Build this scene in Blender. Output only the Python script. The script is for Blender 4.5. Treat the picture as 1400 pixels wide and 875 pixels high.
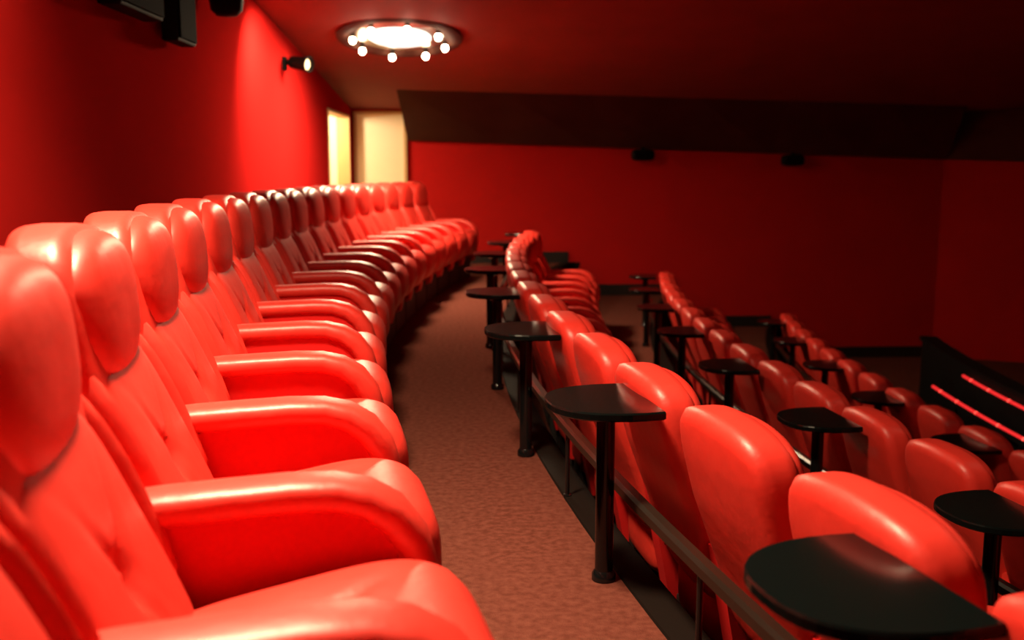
import bpy, bmesh, math, random
from math import sin, cos, pi, sqrt, asin, atan2, exp
from mathutils import Vector, Matrix
random.seed(7)
for o in list(bpy.data.objects): bpy.data.objects.remove(o)
sc = bpy.context.scene
COL = sc.collection

# ------------------------------------------------------------------ camera
CAMZ = 1.2
PITCH = 0.148
cd = bpy.data.cameras.new('camera'); cam = bpy.data.objects.new('camera', cd); COL.objects.link(cam)
cd.sensor_width = 36; cd.lens = 36*1350/1400; cd.clip_start = 0.02; cd.clip_end = 100
cd.dof.use_dof = True; cd.dof.focus_distance = 2.9; cd.dof.aperture_fstop = 2.5
cam.location = (0, 0, CAMZ); cam.rotation_euler = (pi/2 - PITCH, 0, 0)
sc.camera = cam

# ------------------------------------------------------------------ world, exposure
w = bpy.data.worlds.new('world'); sc.world = w; w.use_nodes = True
w.node_tree.nodes['Background'].inputs[0].default_value = (0.004, 0.001, 0.001, 1)
w.node_tree.nodes['Background'].inputs[1].default_value = 0.2
vs = sc.view_settings
vs.view_transform = 'Standard'; vs.look = 'None'; vs.gamma = 1; vs.use_curve_mapping = False
vs.exposure = 0.0
WARM = (1.0, 0.74, 0.46)
P_NEAR, P_FAR, P_MID = 165, 180, 9       # the three ring lights in the ceiling
P_WASH, P_WASH2, P_VEST = 300, 290, 105    # downlights washing the back wall, lamp in the vestibule

# ------------------------------------------------------------------ layout: concentric terraces round the screen
CX, CY = 23.47, 7.28
DT = 0.62/24.325                 # angle between neighbouring seats
T0 = -0.243
STEP, DROW = 0.445, 1.346
R_HEAD = [24.85, 23.375, 21.99, 20.70]
YN, YF = -2.6, 13.15             # near wall, far wall
XW = -2.1                        # back wall
XE = 8.4                         # wall beyond the parapet
def pol(R, t): return (CX - R*cos(t), CY + R*sin(t))
def arcx(R, y): return CX - sqrt(R*R - (y-CY)**2)
def wally(x): return YF + 0.05*(x - XW)
def ceilz(y): return CAMZ + 0.835 + 0.116*(13.05 - y)

# ------------------------------------------------------------------ materials
def mat(name, col, rough=0.5, spec=0.5, metal=0, emit=None, es=0, noise=None, bump=None, coat=0):
    m = bpy.data.materials.new(name); m.use_nodes = True
    nt = m.node_tree; b = nt.nodes['Principled BSDF']
    b.inputs['Base Color'].default_value = (*col, 1); b.inputs['Roughness'].default_value = rough
    b.inputs['Specular IOR Level'].default_value = spec; b.inputs['Metallic'].default_value = metal
    b.inputs['Coat Weight'].default_value = coat
    if emit: b.inputs['Emission Color'].default_value = (*emit, 1); b.inputs['Emission Strength'].default_value = es
    if noise or bump:
        tc = nt.nodes.new('ShaderNodeTexCoord')
    if noise:                                       # (scale, second colour, contrast low, high)
        n = nt.nodes.new('ShaderNodeTexNoise'); n.inputs['Scale'].default_value = noise[0]; n.inputs['Detail'].default_value = 5
        r = nt.nodes.new('ShaderNodeValToRGB')
        r.color_ramp.elements[0].position = noise[2]; r.color_ramp.elements[1].position = noise[3]
        r.color_ramp.elements[0].color = (*col, 1); r.color_ramp.elements[1].color = (*noise[1], 1)
        nt.links.new(tc.outputs['Object'], n.inputs['Vector']); nt.links.new(n.outputs['Fac'], r.inputs[0])
        nt.links.new(r.outputs[0], b.inputs['Base Color'])
    if bump:                                        # (scale, strength, distance)
        n2 = nt.nodes.new('ShaderNodeTexNoise'); n2.inputs['Scale'].default_value = bump[0]; n2.inputs['Detail'].default_value = 4
        bp = nt.nodes.new('ShaderNodeBump'); bp.inputs['Strength'].default_value = bump[1]; bp.inputs['Distance'].default_value = bump[2]
        nt.links.new(tc.outputs['Object'], n2.inputs['Vector']); nt.links.new(n2.outputs['Fac'], bp.inputs['Height'])
        nt.links.new(bp.outputs[0], b.inputs['Normal'])
    return m
M = dict(
 leather=mat('red_leather', (0.62, 0.030, 0.020), 0.43, 0.5, noise=(5, (0.69, 0.036, 0.024), .35, .7), bump=(14, .14, .02)),
 panel=mat('red_side_fabric', (0.60, 0.008, 0.008), 0.75, 0.25, bump=(220, .2, .002)),
 plinth=mat('black_plinth', (0.012, 0.009, 0.008), 0.6, 0.3),
 black=mat('black_lacquer', (0.006, 0.006, 0.0065), 0.16, 0.5, bump=(3, .02, .01)),
 tabletop=mat('black_gloss_top', (0.003, 0.005, 0.005), 0.17, 0.2),
 rail=mat('dark_bronze_rail', (0.014, 0.010, 0.007), 0.32, 0.4, metal=.2),
 nosing=mat('black_rubber_nosing', (0.008, 0.005, 0.004), 0.8, 0.06, bump=(40, .2, .003)),
 carpet=mat('brown_red_carpet', (0.105, 0.030, 0.021), 0.95, 0.0, noise=(38, (0.155, 0.048, 0.034), .34, .68), bump=(260, .5, .008)),
 wall=mat('red_wall', (0.42, 0.012, 0.011), 0.9, 0.0, noise=(1.3, (0.46, 0.013, 0.012), .3, .7), bump=(120, .15, .003)),
 ceiling=mat('dark_red_brown_ceiling', (0.22, 0.052, 0.036), 0.8, 0.2, noise=(2, (0.245, 0.058, 0.042), .3, .7)),
 soffit=mat('dark_brown_soffit', (0.055, 0.022, 0.014), 0.8, 0.1, noise=(3, (0.065, 0.027, 0.017), .3, .7)),
 cream=mat('cream_paint', (0.88, 0.76, 0.52), 0.5, 0.3, noise=(2, (0.85, 0.72, 0.48), .3, .7)),
 trimwood=mat('ochre_door_frame', (0.55, 0.33, 0.14), 0.5, 0.3),
 steel=mat('brushed_steel', (0.55, 0.5, 0.42), 0.28, 0.5, metal=1),
 matte=mat('matte_black', (0.005, 0.005, 0.005), 0.7, 0.12),
 grille=mat('black_grille', (0.004, 0.004, 0.004), 0.85, 0.04, bump=(300, .6, .004)),
 lens=mat('pale_glint', (0.45, 0.6, 0.52), 0.12, 0.6),  # colour of a greenish glint, painted onto the speaker cabinet
 bulb=mat('warm_bulb', (1, .9, .7), 0.3, 0.3, emit=(1.0, 0.80, 0.55), es=45),
 disc=mat('luminous_white_disc', (0.75, 0.85, 0.85), 0.3, 0.3, emit=(0.80, 0.95, 0.92), es=1.1),
 led=mat('red_light_strip', (0.5, 0.02, 0.02), 0.3, 0.5, emit=(1.0, 0.03, 0.03), es=0.9),
 leddot=mat('red_light_dot', (0.6, 0.05, 0.04), 0.3, 0.5, emit=(1.0, 0.09, 0.06), es=2.4),
 spotlens=mat('glowing_lens', (1, .8, .5), 0.3, 0.4, emit=(1.0, 0.80, 0.50), es=.4),  # lit lamps; on the unlit wall spotlight the glow imitates caught light
)

# ------------------------------------------------------------------ mesh helpers
def mesh(name, verts, faces, m, smooth=True, sharp=None):
    me = bpy.data.meshes.new(name); me.from_pydata(verts, [], faces); me.validate(); me.update()
    bm = bmesh.new(); bm.from_mesh(me); bmesh.ops.remove_doubles(bm, verts=bm.verts, dist=1e-6)
    bmesh.ops.recalc_face_normals(bm, faces=bm.faces); bm.to_mesh(me); bm.free()
    me.materials.append(m)
    me.polygons.foreach_set('use_smooth', [smooth]*len(me.polygons))
    if smooth and sharp: me.set_sharp_from_angle(angle=math.radians(sharp))
    return me
def obj(name, me, parent=None, loc=(0, 0, 0), rz=0):
    o = bpy.data.objects.new(name, me); COL.objects.link(o)
    o.location = loc; o.rotation_euler = (0, 0, rz)
    if parent: o.parent = parent
    return o
def empty(name, loc=(0, 0, 0), rz=0):
    return obj(name, None, None, loc, rz)
def tag(o, label, cat, group=None):
    o['label'] = label; o['category'] = cat
    if group: o['group'] = group
    return o
def struct(name, me, label=None, parent=None):
    o = obj(name, me, parent)
    if not parent: o['kind'] = 'structure'
    if label: o['label'] = label
    return o
def copy_tree(o, parent=None):
    c = o.copy(); COL.objects.link(c)
    if parent: c.parent = parent
    for ch in list(o.children): copy_tree(ch, c)
    return c

def puff(n, res, fn, p=None):
    """superellipsoid of exponent n on a cube grid; fn maps unit point -> final point"""
    nx, ny, nz = res; V = []; F = []
    def q(a):
        x, y, z = a
        k = (abs(x)**n + abs(y)**n + abs(z)**n)**(1/n)
        return fn(x/k, y/k, z/k)
    def face(nu, nv, mk):
        b = len(V)
        for i in range(nu+1):
            for j in range(nv+1):
                V.append(q(mk(-1+2*i/nu, -1+2*j/nv)))
        for i in range(nu):
            for j in range(nv):
                a = b+i*(nv+1)+j; F.append((a, a+1, a+nv+2, a+nv+1))
    for s in (-1, 1):
        face(ny, nz, lambda u, v: (s, u, v)); face(nx, nz, lambda u, v: (u, s, v)); face(nx, ny, lambda u, v: (u, v, s))
    return V, F
def box(x0, x1, y0, y1, z0, z1, b=0):
    if b <= 0:
        V = [(x, y, z) for x in (x0, x1) for y in (y0, y1) for z in (z0, z1)]
        return V, [(0, 1, 3, 2), (4, 6, 7, 5), (0, 4, 5, 1), (2, 3, 7, 6), (0, 2, 6, 4), (1, 5, 7, 3)]
    bm = bmesh.new(); bmesh.ops.create_cube(bm, size=1)
    for v in bm.verts: v.co = ((x0+x1)/2+v.co.x*(x1-x0), (y0+y1)/2+v.co.y*(y1-y0), (z0+z1)/2+v.co.z*(z1-z0))
    bmesh.ops.bevel(bm, geom=bm.edges[:], offset=b, segments=2, affect='EDGES', profile=.5)
    bm.verts.index_update(); V = [tuple(v.co) for v in bm.verts]; F = [tuple(v.index for v in f.verts) for f in bm.faces]; bm.free()
    return V, F
def merge(*parts):
    V = []; F = []
    for v, f in parts:
        b = len(V); V += v; F += [tuple(i+b for i in t) for t in f]
    return V, F
def sweep(path, sect, scales=None, up=(1, 0, 0), caps=True):
    """path: list of Vector; sect: list of (a,b): a along side vector, b along normal"""
    V = []; F = []; n = len(sect); L = len(path)
    for i, p in enumerate(path):
        t = (path[min(i+1, L-1)] - path[max(i-1, 0)]).normalized()
        s = Vector(up); s = (s - t*s.dot(t)).normalized(); nn = t.cross(s)
        sa, sb = scales[i] if scales else (1, 1)
        for a, b in sect: V.append(tuple(p + s*a*sa + nn*b*sb))
    for i in range(L-1):
        for j in range(n):
            k = (j+1) % n
            F.append((i*n+j, i*n+k, (i+1)*n+k, (i+1)*n+j))
    if caps: F.append(tuple(range(n))); F.append(tuple((L-1)*n+j for j in range(n)))
    return V, F
def circ(r, n=16, rb=None): return [(r*cos(2*pi*i/n), (rb or r)*sin(2*pi*i/n)) for i in range(n)]
def lathe(prof, n=24, c=(0, 0, 0)):
    V = []; F = []; L = len(prof)
    for r, z in prof:
        for i in range(n): V.append((c[0]+r*cos(2*pi*i/n), c[1]+r*sin(2*pi*i/n), c[2]+z))
    for k in range(L-1):
        for i in range(n):
            j = (i+1) % n; F.append((k*n+i, k*n+j, (k+1)*n+j, (k+1)*n+i))
    if prof[0][0] > 1e-4: F.append(tuple(range(n)))
    if prof[-1][0] > 1e-4: F.append(tuple((L-1)*n+i for i in range(n)))
    return V, F
def rot(V, Mx): return [tuple(Mx @ Vector(v)) for v in V]

# ------------------------------------------------------------------ the setting
NY = 64
ys = [YN + (YF+0.6-YN)*i/NY for i in range(NY+1)]
EDGE = [23.57 - DROW*i for i in range(3)]            # carpet edge of each terrace
NOSE = [23.47 - DROW*i for i in range(3)]            # riser below the nosing
def yclip(y, x): return min(y, wally(x))
def band(fa, fb, z):
    V = []; F = []
    for y in ys:
        for f in (fa, fb):
            x = f(y); V.append((x, yclip(y, x), z))
    for i in range(NY): F.append((2*i, 2*i+1, 2*i+3, 2*i+2))
    return V, F
for i in range(4):
    z = -STEP*i
    fa = (lambda y: XW) if i == 0 else (lambda y, R=NOSE[i-1]: arcx(R, y))
    fb = (lambda y, R=EDGE[i]: arcx(R, y)) if i < 3 else (lambda y: XE)
    struct('floor', mesh('floor', *band(fa, fb, z), M['carpet'], False),
           ['brown red carpet of the top terrace', 'brown red carpet of the second terrace', 'brown red carpet of the third terrace', 'brown red carpet of the lowest terrace'][i])
    if i < 3:                                        # black nosing with its riser
        V = []; F = []; sec = [(EDGE[i]+.004, z), (EDGE[i], z+.008), (NOSE[i]-.0, z+.008), (NOSE[i]-.012, z-.004), (NOSE[i]-.012, z-.04), (NOSE[i], z-.045), (NOSE[i], z-STEP)]
        for y in ys:
            for R, zz in sec:
                x = arcx(R, y); V.append((x, yclip(y, x)-.002, zz))
        n = len(sec)
        for k in range(NY):
            for j in range(n-1): F.append((k*n+j, k*n+j+1, (k+1)*n+j+1, (k+1)*n+j))
        struct('trim_%d' % (i+1), mesh('step_nosing', V, F, M['nosing'], False), 'black nosing and riser along the terrace edge')

ZB = -2.4
DY0, DY1, DH = 11.45, 12.93, 1.93                    # doorway in the back wall
struct('wall_left', mesh('wall_left', *merge(box(XW-.15, XW, YN-.15, DY0, ZB, 4.3), box(XW-.15, XW, DY1, wally(XW)+.15, ZB, 4.3), box(XW-.15, XW, DY0, DY1, DH, 4.3), box(XW-.15, XW, DY0, DY1, ZB, -.002)), M['wall'], False), 'red back wall behind the top row of armchairs')
XC = 5.85                                            # end of the far wall
V, F = box(XW-.15, XC, 0, .15, ZB, 4.0)
V = [(x, wally(x)+y, z) for x, y, z in V]
struct('wall_far', mesh('wall_far', V, F, M['wall'], False), 'red side wall at the far end of the rows')
yc = wally(XC)
V = [(XC, yc, ZB), (XE+.1, yc-1.1, ZB), (XE+.1, yc-.95, ZB), (XC, yc+.15, ZB), (XC, yc, 4), (XE+.1, yc-1.1, 4), (XE+.1, yc-.95, 4), (XC, yc+.15, 4)]
struct('wall_screen_return', mesh('wall_screen_return', V, [(0, 1, 2, 3), (4, 5, 6, 7), (0, 1, 5, 4), (1, 2, 6, 5), (2, 3, 7, 6), (3, 0, 4, 7)], M['wall'], False), 'red wall angled in beside the screen')
struct('wall_right', mesh('wall_right', *box(XE, XE+.15, YN-.15, yc-.9, ZB, 4.3), M['wall'], False), 'red wall on the screen side')
struct('wall_near', mesh('wall_near', *box(XW-.15, XE+.15, YN-.15, YN, ZB, 4.3), M['wall'], False), 'red side wall behind the camera')
# ceiling falls gently towards the far wall
V = [(XW-.1, YN-.1, ceilz(YN-.1)), (XE+.1, YN-.1, ceilz(YN-.1)), (XE+.1, 14.1, ceilz(14.1)), (XW-.1, 14.1, ceilz(14.1))]
V += [(x, y, z+.12) for x, y, z in V]
struct('ceiling', mesh('ceiling', V, [(0, 1, 2, 3), (4, 5, 6, 7), (0, 1, 5, 4), (1, 2, 6, 5), (2, 3, 7, 6), (3, 0, 4, 7)], M['ceiling'], False), 'dark red brown ceiling sloping down')
# dark sloped bulkhead above the far wall
def bulk(x):
    yt = 12.05 + 0.15*(x+.0); zb = CAMZ + .372 - .033*x
    return [(x, yt, ceilz(yt)+.02), (x, wally(x)-.10, zb), (x, wally(x)+.02, zb), (x, wally(x)+.02, ceilz(yt)+.02)]
xb = [-1.36 + (XC-.0+1.36)*i/6 for i in range(7)]
V = []; F = []
for x in xb: V += bulk(x)
for i in range(6):
    for j in range(4): k = (j+1) % 4; F.append((4*i+j, 4*i+k, 4*i+4+k, 4*i+4+j))
F += [(0, 1, 2, 3), (24, 25, 26, 27)]
struct('trim_4', mesh('bulkhead', V, F, M['soffit'], False), 'dark brown sloped bulkhead above the far red wall')
V = []; F = []                                       # its continuation above the angled wall
for x in (XC, XE):
    yw = yc - 1.1*(x-XC)/(XE+.1-XC); zb = CAMZ+.372-.033*x
    V += [(x, yw-.15, ceilz(yw)+.1), (x, yw-.12, zb), (x, yw+.01, zb), (x, yw+.01, ceilz(yw)+.1)]
F = [(0, 1, 2, 3), (4, 5, 6, 7)] + [(j, (j+1) % 4, 4+(j+1) % 4, 4+j) for j in range(4)]
struct('trim_5', mesh('bulkhead_return', V, F, M['soffit'], False), 'dark brown bulkhead above the angled wall')
# shallow ceiling panels running across
for n, (ya, yb, xa) in enumerate([(2.6, 5.35, 1.6), (6.0, 7.55, .6)]):
    V = [(x, y, ceilz(y)-d) for x in (xa, XE) for y in (ya, yb) for d in (-.02, .05)]
    struct('trim_%d' % (6+n), mesh('ceiling_panel', V, box(0, 1, 0, 1, 0, 1)[1], M['soffit'], False), ['dark ceiling panel above the lower rows', 'dark ceiling panel before the far bulkhead'][n])
# black baseboards at the far wall, one per terrace
for i in range(4):
    xa = XW+.72 if i == 0 else arcx(NOSE[i-1], 13.2); xb_ = arcx(NOSE[i], 13.2) if i < 3 else XC
    V, F = box(xa, xb_, -.025, 0, -STEP*i, -STEP*i+.15)
    V = [(x, wally(x)+y, z) for x, y, z in V]
    struct('baseboard_far' if i == 0 else 'baseboard_far.%03d' % i, mesh('baseboard', V, F, M['plinth'], False), 'black baseboard along the far red wall')
struct('baseboard_left', mesh('baseboard', *box(XW, XW+.02, YN, 11.3, 0, .12), M['plinth'], False), 'black baseboard along the back wall')
# two cream doors meeting in the corner
def door(name, w_, h_, label):
    d = struct(name, mesh('door_leaf', *box(.035, w_-.035, -.03, -.004, .012, h_-.03, .004), M['cream'], False), label)
    fr = merge(box(0, .04, -.045, .0, 0, h_, .003), box(w_-.04, w_, -.045, .0, 0, h_, .003), box(.04, w_-.04, -.045, 0, h_-.035, h_, .003))
    struct('door_frame', mesh('door_frame', *fr, M['trimwood'], False), None, d)
    hd = merge(box(w_-.14, w_-.10, -.042, -.03, .82, .96, .003), rot_box((w_-.12, -.055, .89)))
    struct('door_handle', mesh('door_handle', *hd, M['steel'], False), None, d)
    return d
def rot_box(c): return box(c[0]-.11, c[0]+.01, c[1]-.008, c[1]+.013, c[2]-.009, c[2]+.009, .003)
# lit cream vestibule behind the open doorway
V = [(XW-.15, DY0-.2, 0), (-3.5, DY0-.2, 0), (-3.5, 13.1, 0), (XW-.15, 13.1, 0)]; V += [(x, y, 2.15) for x, y, z in V]
struct('wall_vestibule', mesh('wall_vestibule', V, [(0, 1, 5, 4), (1, 2, 6, 5), (2, 3, 7, 6), (4, 5, 6, 7)], M['cream'], False), 'cream wall of the lit vestibule behind the doorway')
struct('floor', mesh('floor', [(XW+.0, DY0-.2, -.001), (-3.5, DY0-.2, -.001), (-3.5, 13.1, -.001), (XW+.0, 13.1, -.001)], [(0, 1, 2, 3)], M['carpet'], False), 'carpet of the small vestibule')
fr = merge(box(XW-.155, XW+.012, DY0-.0, DY0+.03, 0, DH, .003), box(XW-.155, XW+.012, DY1-.03, DY1, 0, DH, .003), box(XW-.155, XW+.012, DY0+.03, DY1-.03, DH-.03, DH, .003))
struct('door_1', mesh('doorway_lining', *fr, M['trimwood'], False), 'open doorway in the back wall leading to a lit vestibule')
vl = empty('vestibule_lamp', (-2.62, 12.15, 2.148)); tag(vl, 'small round ceiling lamp inside the cream vestibule', 'lamp')
obj('lamp_base', mesh('lamp_base', *lathe([(0, 0), (.11, 0), (.11, -.03), (0, -.03)], 24), M['steel'], True, 40), vl)
obj('lamp_globe', mesh('lamp_globe', *lathe([(.1, -.03), (.105, -.06), (.08, -.10), (.04, -.12), (0, -.125)], 24), M['spotlens'], True, 60), vl)
ld = bpy.data.lights.new('vestibule_glow', 'POINT'); ld.energy = P_VEST; ld.color = (1, .80, .52); ld.shadow_soft_size = .08
lo = bpy.data.objects.new('vestibule_glow', ld); COL.objects.link(lo); lo.parent = vl; lo.location = (0, 0, -.24)
d2 = door('door_2', .69, 1.99, 'narrow cream door in the far wall beside the corner'); d2.location = (XW+.03, wally(XW+.03), 0); d2.rotation_euler.z = .05

# ------------------------------------------------------------------ armchair (x across, y forward to the screen)
def lean(z): return 0.14 - 0.31*(z-.45)              # front of the back padding
def tuft(dx, dz, amp):
    r2 = dx*dx+dz*dz; d = 1.6*amp*exp(-r2/.0012) + .5*amp*exp(-r2/.012)
    for a in (.9, pi-.9, -1.25, pi+1.25):
        ux, uz = cos(a), sin(a); t = dx*ux+dz*uz; s = -dx*uz+dz*ux
        if t > 0: d += .75*amp*exp(-(s/.011)**2)*exp(-(t/.13)**2)
    return d
def mid(z):                                          # centre line of the back shell, leaning back
    return 0.085 - 0.30*(z-.45) + 0.10*max(0, z-.8)
def front(z): return .188 - .45*(z-.47)              # front of the back cushion
def f_shell(x, y, z):
    Z = .737 + .347*z; wx = .272*(1 - .05*max(z, 0)**2); k = max(0, min(1, (Z-.6)/.35)); h = .042 + (.026 if y < 0 else .014)*k; Z -= .032*x*x*max(0, z)**2
    return (x*wx, mid(Z) + h*y - .014*(1-x*x)*(1 if y < 0 else 0), Z)
def f_cushion(x, y, z):
    Z = .640 + .225*z; X = .240*x
    yy = front(Z) - .052 + .060*y
    if y > .2: yy -= tuft(X, Z-.62, .019)
    return (X, yy, Z)
def f_head(x, y, z):
    Z = .926 + .146*z - .026*x*x*max(0, z)**2; k = 1 - .22*max(-z, 0)**2 - .03*max(z, 0)
    return (.250*x*k, -.030 - .07*(Z-.93) + .072*y, Z)
def f_seat(x, y, z):
    Y = .36 + .28*y; X = .243*x
    top = .525 + .050*y - .045*max(0, y)**3
    Z = top - .150*(1-z)
    if z > .2: Z -= tuft(X, Y-.36, .017); Z += .010*(1-x*x)*z
    if y > 0 and z < 0: Y -= .06*(-z)*y
    return (X, Y, Z)
ARM = [(.03, .618), (.13, .622), (.24, .626), (.34, .629), (.42, .626), (.475, .610), (.52, .579), (.552, .534), (.568, .479), (.572, .41), (.565, .33), (.553, .24), (.545, .19)]
def arm_pad():
    path = [Vector((0, y, z)) for y, z in ARM]
    sc_ = [(.9, .9)] + [(1, 1)]*4 + [(1.02, 1.1), (1.06, 1.2), (1.08, 1.25), (1.05, 1.2), (1, 1.05), (.95, .9), (.9, .8), (.75, .6)]
    sect = [((abs(cos(a))**.75)*(1 if cos(a) > 0 else -1)*.060, (abs(sin(a))**.7)*(1 if sin(a) > 0 else -1)*.030) for a in [2*pi*i/16 for i in range(16)]]
    return sweep(path, sect, sc_)
def arm_panel():
    prof = [(y-.012, z-.012) for y, z in ARM] + [(.10, .17), (.055, .40)]
    n = len(prof); V = [(x, y, z) for x in (-.043, .043) for y, z in prof]
    F = [tuple(range(n)), tuple(range(n, 2*n))] + [(j, (j+1) % n, n+(j+1) % n, n+j) for j in range(n)]
    return V, F
def wing(s):
    path = []; scl = []
    for i in range(13):
        u = i/12; Z = .86 - .37*u
        path.append(Vector((s*(.246+.010*sin(pi*u)), front(Z) - .060 + .014*sin(pi*min(1, u*1.1)), Z)))
        scl.append((.55+.45*sin(pi*min(.5, u*1.4+.08)), .55+.45*sin(pi*min(.5, u*1.4+.08))))
    scl[-1] = (.6, .6)
    return sweep(path, circ(.024, 12, .052), scl)
ms = dict(
 shell=mesh('back_shell', *puff(7, (18, 6, 20), f_shell), M['leather']),
 cushion=mesh('back_cushion', *puff(4.5, (36, 6, 36), f_cushion), M['leather']),
 head=mesh('headrest', *puff(3.1, (20, 10, 14), f_head), M['leather']),
 seat=mesh('seat_cushion', *puff(5, (30, 34, 10), f_seat), M['leather']),
 pad=mesh('arm_pad', *arm_pad(), M['leather'], True, 60),
 panel=mesh('arm_panel', *arm_panel(), M['panel'], False),
 wl=mesh('side_wing', *wing(-1), M['leather'], True, 60), wr=mesh('side_wing', *wing(1), M['leather'], True, 60),
 plinth=mesh('plinth', *box(-.29, .29, .12, .52, 0, .215, .01), M['plinth'], False),
 button=mesh('button', *puff(2, (6, 4, 6), lambda x, y, z: (.011*x, front(.62)-.024+.006*y, .62+.011*z)), M['leather']),
)
def arm(root, x):
    p = obj('armrest', ms['panel'], root, (x, 0, 0)); obj('arm_pad', ms['pad'], p)
def make_chair():
    r = empty('armchair')
    obj('back_shell', ms['shell'], r)
    c = obj('back_cushion', ms['cushion'], r); obj('button', ms['button'], c)
    obj('headrest', ms['head'], r); obj('side_wing', ms['wl'], r); obj('side_wing', ms['wr'], r)
    obj('seat_cushion', ms['seat'], r); obj('plinth', ms['plinth'], r)
    arm(r, -.31)
    return r
ORD = ['first', 'second', 'third', 'fourth', 'fifth', 'sixth', 'seventh', 'eighth', 'ninth', 'tenth', 'eleventh', 'twelfth', 'thirteenth',
       'fourteenth', 'fifteenth', 'sixteenth', 'seventeenth', 'eighteenth', 'nineteenth']
proto = make_chair(); used = False
ROWS = [(range(-1, 17), 0.0, 'top row'), (range(-2, 15), .25, 'second row'),
        (range(-1, 16), .2, 'third row'), (range(3, 16), .4, 'lowest row')]
for j, (ks, off, where) in enumerate(ROWS):
    ks = list(ks)
    for q, k in enumerate(reversed(ks)):
        t = T0 + DT*(k+off+(.1 if (j, k) == (0, -1) else 0)); x, y = pol(R_HEAD[j], t)
        c = proto if not used else copy_tree(proto); used = True
        c.location = (x, y, -STEP*j); c.rotation_euler = (0, 0, -(pi/2+t))
        c.scale = ((R_HEAD[j]-.5)/24.35, 1, (1.018, .978, .962, .97)[j])
        tag(c, 'red leather armchair, %s from the far wall in the %s' % (ORD[q], where), 'armchair', 'armchairs of the ' + where)
        if q == len(ks)-1: arm(c, .31)               # the end chair has both arms

# ------------------------------------------------------------------ drink tables (origin under the pole, y forward to the screen)
def table_top():
    out = []
    for i in range(25):                              # round side towards the seats behind
        a = pi + pi*i/24
        out.append((.195*abs(cos(a))**.8*(1 if cos(a) > 0 else -1), .06 - .235*abs(sin(a))**.85))
    out.insert(0, (-.19, .115)); out.append((.19, .115))
    V = []; n = len(out)
    for s, z in ((.965, .528), (1, .533), (1, .548), (.985, .553)):
        V += [(x*s, .0+(y-0)*s, z) for x, y in out]
    F = [tuple(range(n)), tuple(3*n+i for i in range(n))]
    for k in range(3): F += [(k*n+i, k*n+(i+1) % n, (k+1)*n+(i+1) % n, (k+1)*n+i) for i in range(n)]
    return V, F
tm = dict(top=mesh('table_top', *table_top(), M['tabletop'], False),
          pole=mesh('pole', *lathe([(.0, .0), (.027, .0), (.027, .5), (0, .5)], 20), M['black'], True, 40),
          foot=mesh('foot_collar', *lathe([(0, .001), (.036, .001), (.036, .02), (.028, .032), (0, .032)], 20), M['black'], True, 40),
          plate=mesh('mount_plate', *lathe([(0, .5), (.03, .5), (.07, .518), (.07, .5285), (0, .5285)], 20), M['black'], True, 40))
tp = empty('drink_table')
for n_, k_ in (('table_top', 'top'), ('pole', 'pole'), ('foot_collar', 'foot'), ('mount_plate', 'plate')): obj(n_, tm[k_], tp)
tused = False
for j, (k0, n, where) in enumerate([(-.15, 8, 'second'), (-.05, 8, 'third'), (4.05, 6, 'lowest')]):
    for q in range(n):
        k = k0 + 2.2*q; t = T0 + DT*k; x, y = pol(23.625 - DROW*j, t)
        c = tp if not tused else copy_tree(tp); tused = True
        c.location = (x, y, -STEP*j); c.rotation_euler = (0, 0, -(pi/2+t))
        tag(c, 'black drink table on a pole, %s from the far wall behind the %s row' % (ORD[n-1-q], where), 'table', 'drink tables behind the %s row' % where)

# ------------------------------------------------------------------ low rails behind the lower rows
for j, (ta, tb, where) in enumerate([(-.37, .146, 'second'), (-.33, .155, 'third'), (-.20, .16, 'lowest')]):
    R = 23.56 - DROW*j; zr = .27 - STEP*j
    root = empty('guard_rail', (*pol(R, tb), -STEP*j))
    tag(root, 'low dark curved guard rail behind the %s row of armchairs' % where, 'rail')
    o0 = Vector(root.location)
    pts = [Vector((*pol(R, ta+(tb-ta)*i/70), zr)) - o0 for i in range(71)]
    s_ = .019
    obj('handrail', mesh('handrail', *sweep(pts, [(-.021, -.012), (-.012, -.021), (.012, -.021), (.021, -.012), (.021, .012), (.012, .021), (-.012, .021), (-.021, .012)], None, (0, 0, 1)), M['rail'], False), root)
    k = 1.1
    while T0+DT*k < tb:
        t = T0+DT*k
        if t > ta:
            x, y = pol(R, t)
            obj('post', mesh('post', *lathe([(.0, .006), (.016, .006), (.016, .012), (.008, .014), (.008, .255), (0, .255)], 12, (x-o0.x, y-o0.y, 0)), M['black'], True, 40), root)
        k += 2.2

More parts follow.
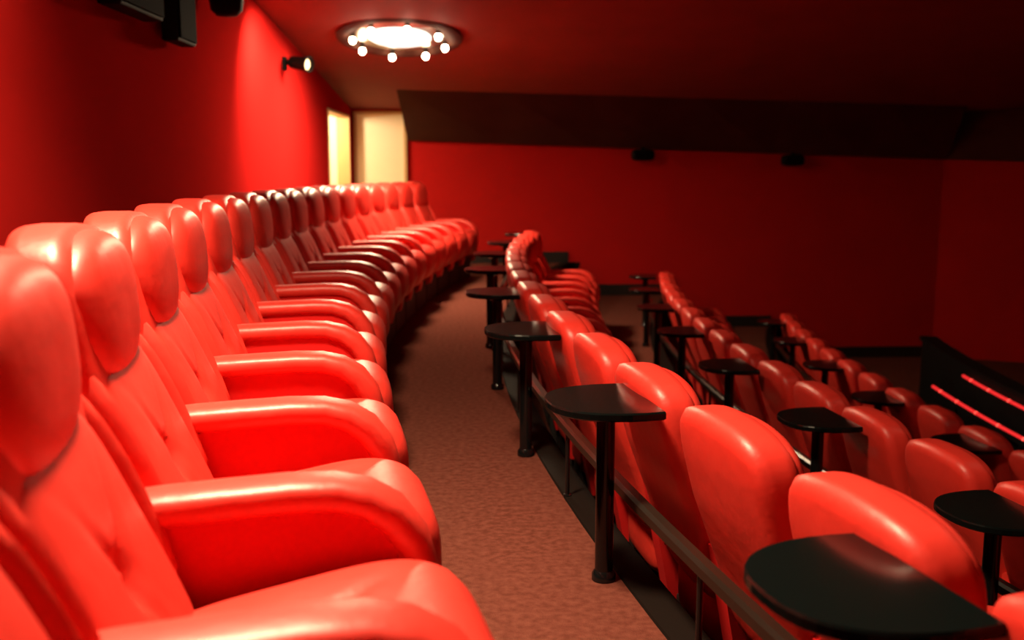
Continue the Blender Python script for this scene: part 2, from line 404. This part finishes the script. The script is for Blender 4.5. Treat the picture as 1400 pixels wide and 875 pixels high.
# ------------------------------------------------------------------ black parapet and red light strips before the lowest row
zf = -3*STEP; tb = .2
V = []; F = []; N = 40
sec = [(19.18, zf), (19.18, zf+.645), (19.21, zf+.655), (19.21, zf+.70), (19.03, zf+.70), (19.03, zf+.655), (19.06, zf+.645), (19.06, zf)]
o0 = Vector((*pol(19.12, tb), zf)); n = len(sec)
for i in range(N+1):
    t = -.3 + (tb+.3)*i/N
    for R, z in sec: V.append(tuple(Vector((*pol(R, t), z)) - o0))
for i in range(N):
    for jx in range(n): kx = (jx+1) % n; F.append((i*n+jx, i*n+kx, (i+1)*n+kx, (i+1)*n+jx))
F += [tuple(range(n)), tuple(N*n+jx for jx in range(n))]
pr = obj('parapet', mesh('parapet', V, F, M['matte'], False), None, o0)
tag(pr, 'low black curved parapet in front of the lowest row', 'parapet')
def strip(R, z, ta, tb_, name, label, post):
    o0 = Vector((*pol(R, tb_), zf))
    root = empty(name, o0); tag(root, label, 'light strip')
    P_ = [Vector((*pol(R, ta+(tb_-ta)*i/40), z)) - o0 for i in range(41)]
    up = [p + Vector((0, 0, -.028)) for p in P_]
    obj('channel', mesh('channel', *sweep(up, [(-.02, -.025), (.02, -.025), (.02, .025), (-.02, .025)], None, (0, 0, 1)), M['matte'], False), root)
    obj('light_tube', mesh('light_tube', *sweep(P_, circ(.014, 10), None, (0, 0, 1)), M['led']), root)
    dm = mesh('light_dot', *lathe([(0, -.017), (.012, -.012), (.018, 0), (.012, .012), (0, .017)], 10), M['leddot'])
    for i in range(int((tb_-ta)*R/.42)):
        t = tb_ - .012 - i*.42/R; x, y = pol(R, t); obj('light_dot', dm, root, (x-o0.x, y-o0.y, z-o0.z))
    if post:
        for i in range(6):
            t = ta + (tb_-ta)*(i+.5)/6; x, y = pol(R, t)
            obj('post', mesh('post', *lathe([(0, .002), (.018, .002), (.018, z-zf-.05), (0, z-zf-.05)], 10, (x-o0.x, y-o0.y, 0)), M['matte'], True, 40), root)
strip(19.225, CAMZ-1.94, -.28, .108, 'light_strip', 'red light strip under the cap of the black parapet', False)
strip(19.53, CAMZ-2.03, -.28, .103, 'light_rail', 'red glowing rail on posts between parapet and lowest row', True)

# ------------------------------------------------------------------ ceiling ring lights
SL = math.atan(.116)
def ring_light(x, y, power, label, size=1.0, tilt=0.0, spread=None):
    z = ceilz(y)
    root = empty('ring_light', (x, y, z-.004)); root.rotation_euler = (-SL-tilt, 0, 0)
    tag(root, label, 'ceiling light')
    R = .58*size
    obj('rim', mesh('rim', *lathe([(R*.93, .0), (R, -.008), (R*1.0, -.03), (R*.9, -.045), (R*.80, -.03), (R*.66, .0)], 48), M['soffit'], True, 50), root)
    obj('backplate', mesh('backplate', *lathe([(0, -.012), (R*.7, -.012), (R*.7, -.002), (0, -.002)], 48), M['steel'], True, 40), root)
    obj('diffuser', mesh('diffuser', *lathe([(0, -.034), (R*.3, -.033), (R*.48, -.028), (R*.51, -.016), (0, -.016)], 48), M['disc'], True, 60), root)
    bm_ = mesh('bulb', *puff(2, (8, 8, 8), lambda a, b, c: (.030*a, .030*b, .034*c - .05)), M['bulb'])
    sm_ = mesh('socket', *lathe([(0, .02), (.022, .02), (.022, -.03), (0, -.03)], 12), M['black'], True, 40)
    for i in range(8):
        a = 2*pi*(i+.35)/8; px, py = R*.74*cos(a), R*.74*sin(a)
        s = obj('socket', sm_, root, (px, py, -.03)); obj('bulb', bm_, s)
    ld = bpy.data.lights.new('ring_light_glow', 'AREA'); ld.shape = 'DISK'; ld.size = R*.9; ld.energy = power; ld.color = WARM
    if spread: ld.spread = spread
    lo = bpy.data.objects.new('ring_light_glow', ld); COL.objects.link(lo); lo.parent = root; lo.location = (0, 0, -.045)
    return root
ring_light(-1.04, 9.41, P_FAR, 'round ceiling light with a ring of eight bulbs near the cream doors', 1.0, .06)
ring_light(-0.80, 2.30, P_NEAR, 'round ceiling light with a ring of bulbs above the near armchairs', spread=math.radians(124))
ring_light(3.6, 4.0, P_MID, 'round ceiling light with a ring of bulbs above the third row')

# ------------------------------------------------------------------ wall spotlights and loudspeakers
def aim(o, d):
    o.rotation_euler = Vector(d).to_track_quat('-Z', 'Y').to_euler()
def wall_spot(y, z, d, label, off=.17):
    root = empty('wall_spotlight', (XW, y, z)); tag(root, label, 'spotlight')
    obj('mount', mesh('mount', *box(0, .03, -.05, .05, -.06, .06, .005), M['matte'], False), root)
    obj('bracket', mesh('bracket', *sweep([Vector((.02, 0, 0)), Vector((off*.6, 0, .01)), Vector((off, 0, .0))], circ(.016, 10), None, (0, 1, 0)), M['matte']), root)
    h = empty('lamp_head'); h.parent = root; h.location = (off, 0, 0); aim(h, d)
    me = mesh('housing', *lathe([(.03, .13), (.055, .115), (.062, .0), (.072, -.09), (.066, -.095), (.058, -.06), (0, -.06)], 24), M['matte'], True, 50)
    h2 = obj('housing', me, root, (off, 0, 0)); aim(h2, d)
    obj('lens', mesh('lens', *lathe([(0, -.066), (.04, -.064), (.057, -.058), (0, -.057)], 24), M['spotlens'], True, 50), h2)  # spotlight is off: faint emission stands in for light falling on it
    obj('end_cap', mesh('end_cap', *lathe([(0, .155), (.03, .15), (.036, .13), (0, .128)], 16), M['steel'], True, 50), h2)
    bpy.data.objects.remove(h)
    return root
wall_spot(9.3, CAMZ+.99, (.85, -.45, -.15), 'small black spotlight on the back wall under the ceiling edge')
def downlight(x, y, d, power, label, ang):
    z = ceilz(y); root = empty('downlight', (x, y, z)); root.rotation_euler = (-SL, 0, 0); tag(root, label, 'downlight')
    obj('trim_ring', mesh('trim_ring', *lathe([(.05, .0), (.085, .0), (.085, -.008), (.06, -.012), (.05, -.004)], 24), M['steel'], True, 50), root)
    obj('lens', mesh('lens', *lathe([(0, -.004), (.05, -.004), (.05, 0), (0, 0)], 24), M['spotlens'], True, 50), root)
    ld = bpy.data.lights.new('downlight_beam', 'SPOT'); ld.energy = power; ld.color = WARM; ld.spot_size = math.radians(ang); ld.spot_blend = 1.0; ld.shadow_soft_size = .04
    lo = bpy.data.objects.new('downlight_beam', ld); COL.objects.link(lo); lo.location = (x, y, z-.04); aim(lo, d)
downlight(XW+.55, 8.0, (-.46, .46, -.84), P_WASH, 'recessed downlight washing the back wall beside the small spotlight', 105)
downlight(XW+.60, 3.3, (-.50, .05, -.8), P_WASH2, 'recessed downlight washing the back wall near the camera', 95)

def speaker(loc, rz, w_, d_, h_, label, glint=False):
    root = empty('wall_speaker', loc, rz); tag(root, label, 'speaker')
    b = obj('cabinet', mesh('cabinet', *box(-w_/2, w_/2, -d_, -.04, 0, h_, .012), M['matte'], False), root)
    obj('grille', mesh('grille', *box(-w_/2+.02, w_/2-.02, -d_-.012, -d_+.002, .02, h_-.02, .004), M['grille'], False), root)
    obj('bracket', mesh('bracket', *box(-.04, .04, -.05, 0, h_*.35, h_*.65), M['matte'], False), root)
    if glint: obj('lens', mesh('lens', *rot_y(lathe([(0, .012), (.03, .008), (.045, 0), (0, 0)], 18), (-w_/2+.05, -d_-.01, .09)), M['lens'], True, 50), root)  # pale disc painted in for a glint on the cabinet, no real lens
    return root
def rot_y(vf, c):
    V, F = vf
    return [(x+c[0], -z+c[1], y+c[2]) for x, y, z in V], F
speaker((XW, 5.38, CAMZ+.83), pi/2, .62, .16, .50, 'wide black speaker box high on the back wall', True)
speaker((XW, 6.15, CAMZ+.77), pi/2, .34, .14, .62, 'tall narrow black speaker hanging on the back wall')
root = empty('ceiling_can_light', (XW+.16, 6.95, ceilz(6.95))); tag(root, 'round black can spotlight hanging from the ceiling by the back wall', 'spotlight')
obj('can', mesh('can', *lathe([(0, -.49), (.07, -.485), (.105, -.45), (.115, -.38), (.115, -.12), (.09, -.09), (0, -.09)], 24), M['matte'], True, 50), root)
obj('stem', mesh('stem', *lathe([(0, .01), (.02, .01), (.02, -.1), (0, -.1)], 12), M['matte'], True, 50), root)
for x, lab in ((1.72, 'small black speaker under the bulkhead on the far wall, nearer the cream door'), (3.72, 'small black speaker under the bulkhead on the far wall, towards the screen')):
    zb = CAMZ + .372 - .033*x
    r = empty('bulkhead_speaker', (x, wally(x)-.10, zb)); tag(r, lab, 'speaker', None)
    obj('cabinet', mesh('cabinet', *puff(4, (8, 8, 6), lambda a, b, c: (.15*a, .08*b - .09, -.085 + .075*c)), M['matte']), r)
    obj('bracket', mesh('bracket', *box(-.02, .02, -.11, -.07, -.03, .012), M['matte'], False), r)
    obj('grille', mesh('grille', *box(-.11, .11, -.172, -.163, -.13, -.04, .003), M['grille'], False), r)
